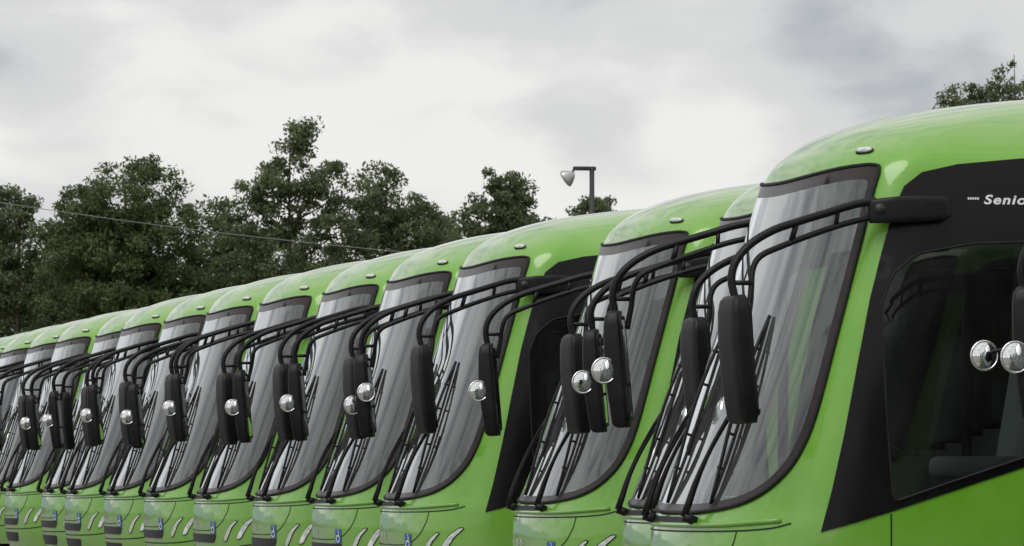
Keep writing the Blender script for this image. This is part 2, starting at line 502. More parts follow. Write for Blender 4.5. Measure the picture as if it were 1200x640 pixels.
# accessibility sticker and small front emblem
patch(body, rounded([(-0.54, 0.70), (-0.445, 0.70), (-0.445, 0.82), (-0.54, 0.82)], 0.010), [], 0.05, lambda q, z: front_pt(q, z, 0.006), M_blue, NX)
ribbon([(-0.508, 0.798), (-0.508, 0.765), (-0.478, 0.762), (-0.466, 0.725)], 0.015, M_white, front_pt, 0.009)
ribbon([(-0.495 + 0.026 * math.cos(a), 0.742 + 0.028 * math.sin(a)) for a in np.linspace(6.1, 2.0, 12)], 0.011, M_white, front_pt, 0.009)
ribbon([(-0.506, 0.808), (-0.496, 0.808)], 0.012, M_white, front_pt, 0.009)
for q0 in (0.02, 0.12):
    ribbon([(q0, 0.79), (q0 + 0.03, 0.82), (q0 + 0.06, 0.82), (q0 + 0.045, 0.785), (q0 + 0.02, 0.76)], 0.016, M_lens, front_pt, 0.008)
body.add([(7.705, -0.88, 1.78), (7.705, 0.88, 1.78), (7.70, 0.84, 2.68), (7.70, -0.84, 2.68)], [(0, 1, 2, 3)], M_sglass, False)
body.rbox((3.3, 0, 0.42), (7.6, 1.7, 0.14), M_under, 0.03)
cu = bpy.data.curves.new('lettering', 'FONT'); cu.body = 'Senior'; cu.size = 0.085; cu.shear = 0.25; cu.offset = 0.0022; cu.extrude = 0.0005; cu.space_character = 1.15
to = bpy.data.objects.new('tmp_text', cu); COL.objects.link(to)
bpy.context.view_layer.update()
tm = bpy.data.meshes.new_from_object(to.evaluated_get(bpy.context.evaluated_depsgraph_get()))
for s in (-1, 1):
    vs = []
    for v in tm.vertices:
        xx = 0.575 + v.co.x * 1.08 if s < 0 else 0.97 - v.co.x * 1.08
        vs.append(side_pt(xx, 2.70 + v.co.y * 0.8, s, 0.012 + v.co.z))
    body.add(vs, [tuple(p.vertices) for p in tm.polygons], M_white, False)
    for kk in range(5):
        x0 = 0.49 + kk * 0.013
        body.add([side_pt(x, z, s, 0.011) for x, z in ((x0, 2.722), (x0 + 0.009, 2.722), (x0 + 0.010, 2.734), (x0 + 0.001, 2.734))], [(0, 1, 2, 3)], M_white, False)
bpy.data.objects.remove(to)

# ------------------------------------------------------------------ interior
it = liner
it.rbox((3.5, 0, 0.88), (7.9, 2.25, 0.05), M_floor, 0.01)
it.rbox((-0.13, 0, 1.02), (0.42, 1.9, 0.22), M_dash, 0.08)
it.rbox((-0.36, 0, 1.0), (0.34, 1.2, 0.14), M_dash, 0.06)
it.rbox((-0.05, -0.62, 1.20), (0.24, 0.56, 0.18), M_dash, 0.07)
it.rbox((0.10, 0.1, 2.83), (0.12, 1.3, 0.10), M_seat2, 0.02)
it.rbox((0.02, -0.6, 2.56), (0.02, 0.6, 0.2), M_seat2, 0.008, Matrix.Rotation(math.radians(18), 3, 'Y'))
it.rbox((-0.30, 0.35, 1.16), (0.21, 0.30, 0.01), M_paper, 0.003)
it.rbox((-0.16, -0.15, 1.22), (0.26, 0.34, 0.14), M_teal, 0.05)
Rw = Matrix.Rotation(math.radians(28), 3, 'Y')
cw = Vector((0.16, -0.62, 1.50))
it.tube([cw + Rw @ Vector((0.22 * math.cos(a), 0.22 * math.sin(a), 0)) for a in np.linspace(0, 2 * math.pi, 33)], 0.016, M_dash, 8, False)
for a in (0.3, 2.8, 4.7):
    it.tube([cw, cw + Rw @ Vector((0.22 * math.cos(a), 0.22 * math.sin(a), 0))], 0.014, M_dash, 6)
it.tube([cw, cw + Vector((-0.2, 0, -0.4))], 0.03, M_dash, 8)
def seat(x, y, w, mat=M_seat, zb=0.9, hh=0.72):
    it.rbox((x, y, zb + 0.42), (0.45, w, 0.12), mat, 0.04)
    it.rbox((x + 0.26, y, zb + 0.42 + hh / 2), (0.10, w, hh), mat, 0.045, Matrix.Rotation(math.radians(10), 3, 'Y'))
    it.rbox((x + 0.33, y, zb + 0.40 + hh / 2), (0.03, w * 0.96, hh * 0.96), M_seat2, 0.012, Matrix.Rotation(math.radians(10), 3, 'Y'))
    it.tube([(x, y, zb), (x, y, zb + 0.4)], 0.04, M_dash, 8)
seat(0.72, -0.62, 0.5, M_seat2, 0.9, 0.8)
it.rbox((1.14, -0.62, 2.02), (0.07, 0.28, 0.18), M_seat2, 0.03)
for i in range(7):
    xx = 2.0 + i * 0.78
    for y in (-0.72, 0.72): seat(xx, y, 0.86)
    for y in (-0.36, 0.36):
        it.tube([(xx + 0.3, y, 1.6), (xx + 0.3, y, 3.05)], 0.017, M_rail, 6)
it.tube([(1.35, -0.3, 0.9), (1.35, -0.3, 3.05)], 0.018, M_rail, 6)
it.tube([(1.35, -1.1, 1.9), (1.35, -0.3, 1.9)], 0.018, M_rail, 6)
it.rbox((1.35, -0.7, 1.4), (0.03, 0.8, 0.95), M_seat2, 0.01)
for y in (-0.45, 0.45):
    it.tube([(0.9, y, 2.95), (7.2, y, 2.95)], 0.017, M_rail, 6)
for xx in (0.10, 0.62, 1.18):
    it.tube([(xx, 1.12, 0.95), (xx, 1.10, 2.5)], 0.03, M_dash, 6)

# ------------------------------------------------------------------ wipers
wp = B()
def wiper(q0, q1, ztop):
    wp.tube([front_pt(q0, 1.035, -0.01), front_pt(q0, 1.035, 0.075)], 0.026, M_plast, 10)
    zmid = (1.14 + ztop) / 2
    arm = [front_pt(q0 + (q1 - q0) * t ** 1.3, 1.035 + (zmid - 1.035) * t, 0.07 + 0.03 * math.sin(math.pi * t)) for t in np.linspace(0, 1, 9)]
    wp.tube(arm, [0.021, 0.020, 0.018, 0.015, 0.013, 0.012, 0.011, 0.011, 0.010], M_plast, 8)
    off = (q1 - q0) * 0.3 + 0.035
    arm2 = [front_pt(q0 + off + (q1 - q0) * t ** 1.3 * 0.8, 1.03 + (zmid - 1.09) * t, 0.065 + 0.03 * math.sin(math.pi * t)) for t in np.linspace(0, 1, 9)]
    wp.tube(arm2, 0.009, M_plast, 6)
    tops = np.linspace(1.12, ztop, 12)
    wp.tube([front_pt(q1 + 0.04 * (z - zmid), z, 0.022) for z in tops], 0.009, M_rubber, 6)
    wp.tube([front_pt(q1 + 0.04 * (z - zmid), z, 0.022 + 0.045 * math.sin(math.pi * (z - 1.12) / (ztop - 1.12))) for z in tops], 0.010, M_plast, 6)
    for k in (2, 4, 7, 9):
        z = tops[k]
        wp.tube([front_pt(q1 + 0.04 * (z - zmid), z, 0.022), front_pt(q1 + 0.04 * (z - zmid), z, 0.06)], 0.008, M_plast, 6)
wiper(-0.36, -0.46, 2.12)
wiper(0.34, 0.16, 2.12)

# ------------------------------------------------------------------ mirrors
def mirror(bld, s, ang, rounds):
    P = lambda x, y, z: Vector((x, s * y, z))
    Mx = Matrix.Translation(P(0.14, 1.205, 2.665)) @ Matrix.Rotation(math.radians(86), 4, 'Y')
    bld.loft([(-0.215, 0.030, 0.022, 0.0, 0), (-0.20, 0.062, 0.032, 0, 0), (-0.05, 0.070, 0.036, 0, 0), (0.10, 0.068, 0.036, 0.004, 0), (0.21, 0.060, 0.030, 0.008, 0), (0.235, 0.045, 0.018, 0.01, 0)], M_plast, Mx, 5, 32)
    for xx in (0.05, 0.24):
        bld.tube([P(xx, 1.10, 2.665), P(xx, 1.2, 2.665)], 0.045, M_plast, 12)
    bld.tube([P(-0.015, 1.20, 2.665), P(-0.015, 1.248, 2.665)], 0.028, M_steel, 14)
    up = [(-0.03, 1.21, 2.705), (-0.15, 1.225, 2.685), (-0.3, 1.25, 2.64), (-0.45, 1.27, 2.595), (-0.60, 1.29, 2.545), (-0.73, 1.31, 2.47), (-0.81, 1.32, 2.38), (-0.835, 1.325, 2.29), (-0.82, 1.33, 2.2), (-0.80, 1.33, 2.1)]
    bld.tube([P(*p) for p in smooth_path(up, 4)], 0.0215, M_plast, 10)
    lo = [(-0.03, 1.20, 2.625), (-0.2, 1.22, 2.585), (-0.4, 1.25, 2.52), (-0.56, 1.27, 2.46), (-0.67, 1.29, 2.41), (-0.715, 1.30, 2.34), (-0.73, 1.32, 2.22), (-0.75, 1.33, 2.1)]
    bld.tube([P(*p) for p in smooth_path(lo, 4)], 0.0165, M_plast, 10)
    bld.tube([P(-0.47, 1.272, 2.59), P(-0.50, 1.262, 2.485)], 0.016, M_plast, 8)
    bld.tube([P(-0.24, 1.24, 2.66), P(-0.25, 1.226, 2.57)], 0.013, M_plast, 8)
    bld.tube([P(-0.835, 1.325, 2.27), P(-0.72, 1.32, 2.27)], 0.013, M_plast, 8)
    c = P(-0.80, 1.335, 1.875)
    nrm = Vector((math.cos(ang), -s * math.sin(ang), 0))
    ty = Vector((0, 0, 1)).cross(nrm)
    R = Matrix((nrm, ty, Vector((0, 0, 1)))).transposed().to_4x4()
    R = Matrix.Translation(c) @ Matrix.Rotation(math.radians(-5), 4, 'Y') @ R
    bld.loft([(-0.332, 0.026, 0.070, 0.012, 0), (-0.325, 0.040, 0.090, 0.002, 0), (-0.305, 0.049, 0.102, -0.006, 0), (-0.1, 0.056, 0.110, -0.012, 0), (0.1, 0.056, 0.110, -0.012, 0),
              (0.25, 0.050, 0.106, -0.006, 0), (0.305, 0.043, 0.096, 0.0, 0), (0.325, 0.034, 0.080, 0.008, 0), (0.332, 0.020, 0.065, 0.012, 0)], M_plast, R, 5.5, 36)
    def plate(z0, z1, w, xo):
        pl = rounded([(-w, z0), (w, z0), (w, z1), (-w, z1)], 0.03)
        f0 = [R @ Vector((xo, a, b)) for a, b in pl]; f1 = [R @ Vector((xo - 0.012, a, b)) for a, b in pl]
        n = len(pl)
        bld.add(f0, [tuple(range(n))], M_mirror, False)
        bld.add(f0 + f1, [(i, (i + 1) % n, n + (i + 1) % n, n + i) for i in range(n)], M_rubber)
    plate(-0.275, -0.10, 0.086, 0.050)
    plate(-0.08, 0.275, 0.086, 0.050)
    bld.tube([R @ Vector((0.044, a, b)) for a, b in rounded([(-0.094, -0.292), (0.094, -0.292), (0.094, 0.292), (-0.094, 0.292)], 0.03)] + [R @ Vector((0.044, -0.064, -0.292))], 0.009, M_plast, 6, False)
    for (cx, cy, cz, rad) in rounds:
        cc = P(cx, cy, cz)
        n = Vector((0.10, -s * 0.98, 0.02)).normalized()
        t = n.orthogonal().normalized(); w = n.cross(t)
        bul = 0.26
        vs = [cc + n * rad * bul]; fs = []; RN = 7; SG = 32
        for i in range(1, RN + 1):
            a = i / RN
            for k in range(SG):
                th = 2 * math.pi * k / SG
                vs.append(cc + (t * math.cos(th) + w * math.sin(th)) * rad * a + n * rad * bul * (1 - a * a))
        for k in range(SG): fs.append((0, 1 + k, 1 + (k + 1) % SG))
        for i in range(RN - 1):
            for k in range(SG):
                fs.append((1 + i * SG + k, 1 + (i + 1) * SG + k, 1 + (i + 1) * SG + (k + 1) % SG, 1 + i * SG + (k + 1) % SG))
        bld.add(vs, fs, M_convex)
        bld.tube([cc + (t * math.cos(a) + w * math.sin(a)) * rad for a in np.linspace(0, 2 * math.pi, 33)], 0.006, M_chrome, 8, False)
        vs = []; fs = []
        for i, (rr, dd) in enumerate(((1.0, 0.0), (0.9, -0.22), (0.55, -0.38), (0.15, -0.42))):
            for k in range(SG):
                th = 2 * math.pi * k / SG
                vs.append(cc + (t * math.cos(th) + w * math.sin(th)) * rad * rr + n * rad * dd)
        for i in range(3):
            for k in range(SG):
                fs.append((i * SG + k, i * SG + (k + 1) % SG, (i + 1) * SG + (k + 1) % SG, (i + 1) * SG + k))
        bld.add(vs, fs, M_plast)
        bld.tube([cc - n * rad * 0.3, P(cx + 0.04, 1.335, cz + 0.02), P(-0.79, 1.335, cz + 0.05)], 0.009, M_plast, 8)

ml = B(); mirror(ml, -1, math.radians(12), [])
mr1 = B(); mirror(mr1, 1, math.radians(20), [(-0.905, 1.24, 1.865, 0.070)])
mr2 = B(); mirror(mr2, 1, math.radians(20), [(-0.82, 1.18, 1.90, 0.070), (-0.905, 1.30, 1.80, 0.070)])
mr3 = B(); mirror(mr3, 1, math.radians(20), [(-0.90, 1.22, 1.855, 0.075), (-1.02, 1.34, 1.865, 0.070)])

# ------------------------------------------------------------------ wheels
wh = B()
def lathe(bld, prof, c, s, mat, seg=36):
    vs = []; fs = []
    for (r, y) in prof:
        for k in range(seg):
            a = 2 * math.pi * k / seg
            vs.append((c[0] + r * math.cos(a), c[1] + s * y, c[2] + r * math.sin(a)))
    for i in range(len(prof) - 1):
        for k in range(seg): fs.append((i * seg + k, i * seg + (k + 1) % seg, (i + 1) * seg + (k + 1) % seg, (i + 1) * seg + k))
    bld.add(vs, fs, mat)
for ax in axles:
    for s in (-1, 1):
        c = (ax, s * 0.95, WR)
        lathe(wh, [(0.26, -0.1), (0.42, -0.12), (WR, -0.08), (WR, 0.17), (0.42, 0.21), (0.28, 0.2), (0.26, 0.16)], c, s, M_tyre)
        lathe(wh, [(0.27, 0.17), (0.25, 0.19), (0.22, 0.12), (0.12, 0.10), (0.11, 0.18), (0.01, 0.19)], c, s, M_rim)
        for k in range(8):
            a = k * math.pi / 4
            wh.tube([(ax + 0.165 * math.cos(a), s * 1.05, WR + 0.165 * math.sin(a)), (ax + 0.165 * math.cos(a), s * 1.09, WR + 0.165 * math.sin(a))], 0.016, M_rim, 6)
    wh.tube([(ax, -0.9, WR), (ax, 0.9, WR)], 0.07, M_under, 8)

me_body = body.mesh('bus_body'); me_int = liner.mesh('bus_interior'); me_wip = wp.mesh('bus_wipers')
me_ml = ml.mesh('bus_mirror_l'); me_r1 = mr1.mesh('bus_mirror_r'); me_r2 = mr2.mesh('bus_mirror_r_double'); me_r3 = mr3.mesh('bus_mirror_r_twin'); me_wh = wh.mesh('bus_wheels')

# parked row: (nose offset, position along the row)
row = [(1.3, -8.4), (1.03, -4.3), (0.0, 0.0), (0.78, 3.9), (0.92, 7.78), (0.79, 12.1), (0.81, 15.2), (0.81, 18.3), (0.76, 21.4), (0.73, 24.5), (0.75, 27.6)]
rj = random.Random(77)
yy = 27.6
for k in range(14):
    yy += 3.1 + rj.uniform(-0.08, 0.12)
    row.append((0.78 + rj.uniform(-0.12, 0.12), yy))
for i, (sx, y0) in enumerate(row):
    e = bpy.data.objects.new('bus', None); COL.objects.link(e)
    e.empty_display_size = 0.5
    rj = random.Random(i + 50)
    e.location = (sx, 1.12 + y0, 0)
    e.rotation_euler = (0, 0, math.radians(rj.uniform(-0.4, 0.4)) if i > 3 else 0)
    mrr = me_r3 if i == 1 else (me_r2 if i == 5 else me_r1)
    for nm, me in (('body', me_body), ('interior', me_int), ('wipers', me_wip), ('mirror_left', me_ml), ('mirror_right', mrr), ('wheels', me_wh)):
        o = bpy.data.objects.new(nm, me); COL.objects.link(o); o.parent = e
        if nm.startswith('mirror') and i > 4:
            o.location.z = rj.uniform(-0.03, 0.03)
            o.location.x = rj.uniform(-0.03, 0.03)

# ------------------------------------------------------------------ ground
def plane(name, x0, x1, y0, y1, z, mat):
    me = bpy.data.meshes.new(name)
    me.from_pydata([(x0, y0, z), (x1, y0, z), (x1, y1, z), (x0, y1, z)], [], [(0, 1, 2, 3)])
    me.materials.append(mat); o = bpy.data.objects.new(name, me); COL.objects.link(o); return o
M_grass = principled('grass', (0.06, 0.085, 0.03), 0.9, var=0.4, scale=0.6)
M_asph = principled('yard_pavement', (0.20, 0.197, 0.185), 0.85, var=0.25, scale=1.2, bump=0.3)
M_line = principled('bay_line_paint', (0.7, 0.7, 0.66), 0.7, var=0.2, scale=12)
plane('ground', -3000, 3000, -3000, 4500, -0.02, M_grass)
plane('parking_lot_pavement', -45, 14, -60, 90, 0.0, M_asph)
lb = B()
ys = [r[1] for r in row]
for a, b_ in zip(ys[:-1], ys[1:]):
    y = (a + b_) / 2 + 1.12
    lb.add([(-0.5, y - 0.05, 0.004), (9, y - 0.05, 0.004), (9, y + 0.05, 0.004), (-0.5, y + 0.05, 0.004)], [(0, 1, 2, 3)], M_line, False)
o = bpy.data.objects.new('parking_bay_markings', lb.mesh('bay_lines')); COL.objects.link(o)

hb = B(); vs = []; fs = []
hr = random.Random(3); n = 60
for k in range(n):
    x = -2000 + 4000 * k / (n - 1)
    h = 95 + 30 * math.sin(k * 0.35) + 14 * math.sin(k * 1.1 + 1) + hr.uniform(-4, 4)
    vs += [(x, 2700, -1), (x, 3000, h), (x, 3400, -1)]
for k in range(n - 1):
    a = 3 * k
    fs += [(a, a + 3, a + 4, a + 1), (a + 1, a + 4, a + 5, a + 2)]
hb.add(vs, fs, principled('hazy_hill', (0.22, 0.28, 0.33), 1.0, var=0.15, scale=0.01))  # distance haze is painted into the bluish base colour
o = bpy.data.objects.new('hills', hb.mesh('hills')); COL.objects.link(o)

# ------------------------------------------------------------------ trees
def leaf_mat(name, dark, light, sc=1.2):
    m, nt, out = newmat(name)
    geo = nt.nodes.new('ShaderNodeNewGeometry')
    tc = nt.nodes.new('ShaderNodeTexCoord')
    nz = nt.nodes.new('ShaderNodeTexNoise'); nz.inputs['Scale'].default_value = sc; nz.inputs['Detail'].default_value = 3
    nt.links.new(tc.outputs['Object'], nz.inputs['Vector'])
    ad = nt.nodes.new('ShaderNodeMath'); ad.operation = 'MULTIPLY_ADD'; ad.inputs[1].default_value = 0.45
    nt.links.new(geo.outputs['Random Per Island'], ad.inputs[0]); nt.links.new(nz.outputs['Fac'], ad.inputs[2])
    rp = nt.nodes.new('ShaderNodeValToRGB')
    rp.color_ramp.elements[0].position = 0.4; rp.color_ramp.elements[1].position = 1.0
    rp.color_ramp.elements[0].color = (*dark, 1); rp.color_ramp.elements[1].color = (*light, 1)
    nt.links.new(ad.outputs[0], rp.inputs[0])
    b = nt.nodes.new('ShaderNodeBsdfPrincipled'); b.inputs['Roughness'].default_value = 0.55; b.inputs['Specular IOR Level'].default_value = 0.3
    nt.links.new(rp.outputs[0], b.inputs['Base Color'])
    tl = nt.nodes.new('ShaderNodeBsdfTranslucent'); nt.links.new(rp.outputs[0], tl.inputs[0])
    mx = nt.nodes.new('ShaderNodeMixShader'); mx.inputs[0].default_value = 0.42
    nt.links.new(b.outputs[0], mx.inputs[1]); nt.links.new(tl.outputs[0], mx.inputs[2]); nt.links.new(mx.outputs[0], out.inputs[0])
    return m
M_leafA = leaf_mat('foliage_round', (0.055, 0.082, 0.032), (0.16, 0.21, 0.085))  # all leaf tones are lightened to paint in slight haze
M_leafB = leaf_mat('foliage_tall', (0.070, 0.098, 0.048), (0.19, 0.23, 0.115))
M_leafC = leaf_mat('foliage_far', (0.060, 0.085, 0.042), (0.15, 0.19, 0.09), 0.6)
M_bark = principled('bark', (0.13, 0.10, 0.075), 0.9, var=0.4, scale=6)

def leaves(centres, radii, per, size, rg, flat=0.75):
    n = len(centres) * per
    c = np.repeat(centres, per, 0); r = np.repeat(radii, per)[:, None]
    d = rg.normal(size=(n, 3)); d /= np.linalg.norm(d, axis=1)[:, None]
    rad = rg.uniform(0.0, 1.15, (n, 1)) ** 0.6
    p = c + d * rad * r * np.array([1, 1, flat])
    u = rg.normal(size=(n, 3)); u[:, 2] -= 0.5; u /= np.linalg.norm(u, axis=1)[:, None]
    v = np.cross(u, rg.normal(size=(n, 3))); v /= np.linalg.norm(v, axis=1)[:, None]
    L = size * rg.uniform(0.6, 1.4, (n, 1)); Wd = L * rg.uniform(0.3, 0.55, (n, 1))
    V = np.stack([p - u * L, p + v * Wd, p + u * L, p - v * Wd], 1).reshape(-1, 3)
    F = np.arange(4 * n).reshape(-1, 4)
    return V.tolist(), F.tolist()

def make_tree(name, loc, H, lobes, nclump, per, size, mat, seed, trunk_r=0.2, cr=(0.35, 0.75)):
    rg = np.random.default_rng(seed)
    b = B()
    wts = np.array([l[3] ** 1.5 * l[4] ** 0.5 for l in lobes]); wts = wts / wts.sum()
    cs = []
    for k in range(nclump):
        l = lobes[rg.choice(len(lobes), p=wts)]
        d = rg.normal(size=3); d /= np.linalg.norm(d)
        r = rg.uniform(0.15, 1.25) ** 0.5
        cs.append((l[0] + d[0] * r * l[3], l[1] + d[1] * r * l[3], l[2] + d[2] * r * l[4]))
    cs = np.array(cs)
    cs = cs[cs[:, 2] > 0.6]
    rad = rg.uniform(cr[0], cr[1], len(cs))
    top = max(l[2] + l[4] * 0.7 for l in lobes)
    tp = [Vector((0.25 * math.sin(t * 3 + seed), 0.2 * math.sin(t * 4 + seed * 2), t * top)) for t in np.linspace(0, 1, 12)]
    tp = [p - Vector((tp[0].x, tp[0].y, 0)) * (1 - i / 11) for i, p in enumerate(tp)]
    b.tube(tp, [trunk_r * (1.0 - 0.92 * t) for t in np.linspace(0, 1, 12)], M_bark, 8)
    for k in rg.choice(len(cs), min(len(cs), 60), replace=False):
        c = Vector(cs[k])
        zt = max(0.12 * top, min(c.z - 0.35 * (c.x ** 2 + c.y ** 2) ** 0.5 - 0.6, top * 0.93))
        t = zt / top * 11; i = int(t); p0 = tp[i].lerp(tp[min(i + 1, 11)], t - i)
        mid = p0.lerp(c, 0.5) + Vector(rg.normal(size=3) * 0.12)
        b.tube([p0, mid, c], [0.04, 0.025, 0.008], M_bark, 5)
    V, F = leaves(cs, rad, per, size, rg)
    b.add(V, F, mat, False)
    o = bpy.data.objects.new(name, b.mesh(name)); COL.objects.link(o); o.location = loc; o.scale = (1, 1, 0.984)
    return o

HEAD = math.radians(12.23)
def at(lat, Z):
    return (-7.62 + Z * math.sin(HEAD) + lat * math.cos(HEAD), -26.18 + Z * math.cos(HEAD) - lat * math.sin(HEAD), 0)

k = 0.0294
make_tree('broadleaf_tree', at((150 - 600) * k, 180), 12.3, [(0, 0, 10.5, 1.9, 1.6), (-1.2, 0, 9.4, 1.8, 1.8), (1.3, 0.3, 9.3, 1.8, 1.9), (0, 0, 8.3, 2.7, 2.2), (0, 0, 6.3, 2.8, 2.4), (-.4, 0, 3.5, 2.6, 2.0)], 560, 135, 0.08, M_leafA, 1, 0.22, (0.30, 0.58))
make_tree('broadleaf_tree', at((352 - 600) * k, 178), 13.6, [(0.2, 0, 12.8, 0.5, 0.6), (0.1, 0, 12.1, 1.0, 0.8), (-0.5, 0, 11.2, 1.4, 0.9), (1.0, 0, 11.0, 1.2, 0.9), (-1.3, 0, 9.9, 1.4, 1.1), (0.8, 0, 9.5, 1.8, 1.4), (-0.4, 0, 8.2, 2.0, 1.6), (0, 0, 6.2, 2.6, 2.4), (0, 0, 3.6, 2.4, 2.0)], 450, 105, 0.08, M_leafB, 2, 0.18, (0.24, 0.48))
make_tree('broadleaf_tree', at((455 - 600) * k, 182), 12.0, [(-0.3, 0, 11.6, 0.6, 0.5), (0.2, 0, 10.7, 1.3, 0.9), (-0.9, 0, 10.0, 1.2, 1.0), (1.4, 0, 9.8, 1.3, 1.0), (0.2, 0, 8.8, 2.2, 1.5), (0, 0, 7.2, 2.6, 2.0), (0, 0, 4.4, 2.6, 2.3)], 440, 105, 0.08, M_leafB, 3, 0.18, (0.25, 0.48))
make_tree('broadleaf_tree', at((593 - 600) * k, 176), 11.7, [(0, 0, 11.0, 0.75, 0.6), (-.3, 0, 10.1, 1.2, 0.8), (0.5, 0, 9.7, 1.2, 0.8), (0, 0, 8.8, 1.7, 1.0), (0, 0, 7.5, 1.7, 1.6), (0, 0, 4.5, 1.7, 2.2)], 300, 95, 0.08, M_leafB, 4, 0.15, (0.2, 0.42))
make_tree('broadleaf_tree', at((0 - 600) * k, 184), 11.6, [(0, 0, 10.9, 0.7, 0.7), (0.4, 0, 9.8, 1.4, 1.1), (-0.8, 0, 9.3, 1.5, 1.2), (0.3, 0, 8.0, 2.0, 1.6), (0, 0, 6.2, 2.4, 2.3), (0, 0, 3.6, 2.4, 2.2)], 360, 110, 0.08, M_leafB, 5, 0.18, (0.26, 0.5))
make_tree('broadleaf_tree', at((515 - 600) * k, 186), 9.9, [(0, 0, 9.9, 1.1, 0.7), (0.2, 0, 8.6, 1.7, 1.2), (0, 0, 6.8, 2.0, 1.6), (0, 0, 4.5, 2.2, 2.4)], 250, 110, 0.08, M_leafA, 6, 0.16, (0.26, 0.48))
make_tree('broadleaf_tree', at((268 - 600) * k, 186), 10.3, [(0, 0, 9.6, 1.3, 0.7), (0.3, 0, 8.4, 1.8, 1.3), (0, 0, 6.8, 2.0, 1.6), (0, 0, 4.5, 2.3, 2.4)], 280, 110, 0.08, M_leafA, 7, 0.16, (0.28, 0.5))
make_tree('broadleaf_tree', at((694 - 600) * k, 180), 10.6, [(0.2, 0, 10.4, 1.0, 0.30), (0, 0, 9.5, 1.3, 0.7), (0, 0, 7.6, 1.4, 1.4), (0, 0, 5, 1.7, 2.2)], 200, 95, 0.08, M_leafB, 8, 0.15, (0.18, 0.36))
make_tree('broadleaf_tree', at((65 - 600) * k, 190), 10.6, [(0, 0, 9.6, 1.3, 0.9), (0, 0, 8.2, 1.9, 1.4), (0, 0, 6.6, 2.0, 1.9), (0, 0, 4.2, 2.4, 2.3)], 280, 110, 0.08, M_leafA, 9, 0.16, (0.28, 0.5))
k2 = 120 / 6115
make_tree('broadleaf_tree', at((1180 - 600) * k2, 120), 11.2, [(0.0, 0, 10.75, 0.22, 0.4), (0.0, 0, 10.2, 0.36, 0.4), (-0.5, 0, 10.05, 0.35, 0.2), (-0.95, 0, 10.2, 0.35, 0.2), (-1.3, 0, 9.95, 0.30, 0.25), (0.5, 0, 10.0, 0.5, 0.4), (-0.4, 0, 9.7, 1.2, 0.3), (0.7, 0, 9.4, 0.8, 0.5), (0, 0, 8.4, 1.4, 1.0), (0, 0, 5.8, 1.7, 2.0)], 440, 60, 0.05, M_leafB, 11, 0.10, (0.10, 0.24))

lobes = []
rr = random.Random(21)
for j in range(34):
    px = -330 + j * 42
    topz = 9.3 + rr.uniform(-0.7, 0.6) if px < 250 else (9.5 + rr.uniform(-0.8, 0.5) if px < 540 else 7.5 + rr.uniform(-1.0, 0.6))
    lobes.append(((px - 600) * 0.0313, rr.uniform(-1.5, 1.5), topz - 1.3, 1.6, 1.4))
    lobes.append(((px - 600) * 0.0313, rr.uniform(-1.5, 1.5), topz - 3.0, 1.9, 1.8))
    lobes.append(((px - 600) * 0.0313, rr.uniform(-1.5, 1.5), topz - 5.2, 1.9, 2.6))
def tree_belt():
    rg = np.random.default_rng(99); b = B(); cs = []
    for l in lobes:
        for q in range(34):
            d = rg.normal(size=3); d /= np.linalg.norm(d); r = rg.uniform(0.1, 1.1) ** 0.5
            cs.append((l[0] + d[0] * r * l[3], l[1] + d[1] * r * l[3], max(0.4, l[2] + d[2] * r * l[4])))
        b.tube([(l[0], l[1], 0), (l[0] + 0.1, l[1], l[2] * 0.6), (l[0], l[1], l[2])], [0.16, 0.1, 0.04], M_bark, 6)
    cs = np.array(cs)
    V, F = leaves(cs, rg.uniform(0.4, 0.8, len(cs)), 60, 0.12, rg)
    b.add(V, F, M_leafC, False)
    o = bpy.data.objects.new('background_tree_belt', b.mesh('tree_belt')); COL.objects.link(o)
    o.location = at(0, 197); o.rotation_euler = (0, 0, -HEAD)
tree_belt()

# ------------------------------------------------------------------ street lamp
sl = B()
H = 6.5
sl.tube([(0, 0, 0), (0, 0, 0.3)], 0.12, M_steel, 12)
sl.tube([(0, 0, 0.3), (0, 0, 3), (0, 0, H)], [0.06, 0.05, 0.042], M_steel, 12)
sl.rbox((0, 0, 0.02), (0.35, 0.35, 0.04), M_steel, 0.01)
sl.rbox((-0.13, 0, H - 0.02), (0.40, 0.07, 0.07), M_steel, 0.012)
sl.tube([(-0.32, 0, H - 0.03), (-0.36, 0, H - 0.14)], 0.02, M_steel, 8)
Rl = Matrix.Translation((-0.42, -0.02, H - 0.17)) @ Matrix.Rotation(math.radians(55), 4, 'Y') @ Matrix.Rotation(math.radians(25), 4, 'X')
sl.loft([(-0.07, 0.15, 0.12, 0, 0), (-0.05, 0.155, 0.125, 0, 0), (0.0, 0.13, 0.10, 0, 0), (0.07, 0.08, 0.06, 0, 0), (0.12, 0.03, 0.03, 0, 0)], M_galv, Rl, 2.6)
sl.loft([(-0.085, 0.12, 0.09, 0, 0), (-0.071, 0.14, 0.11, 0, 0)], M_lens, Rl, 2.6)
o = bpy.data.objects.new('street_lamp', sl.mesh('street_lamp')); COL.objects.link(o); o.location = at(1.38, 90)

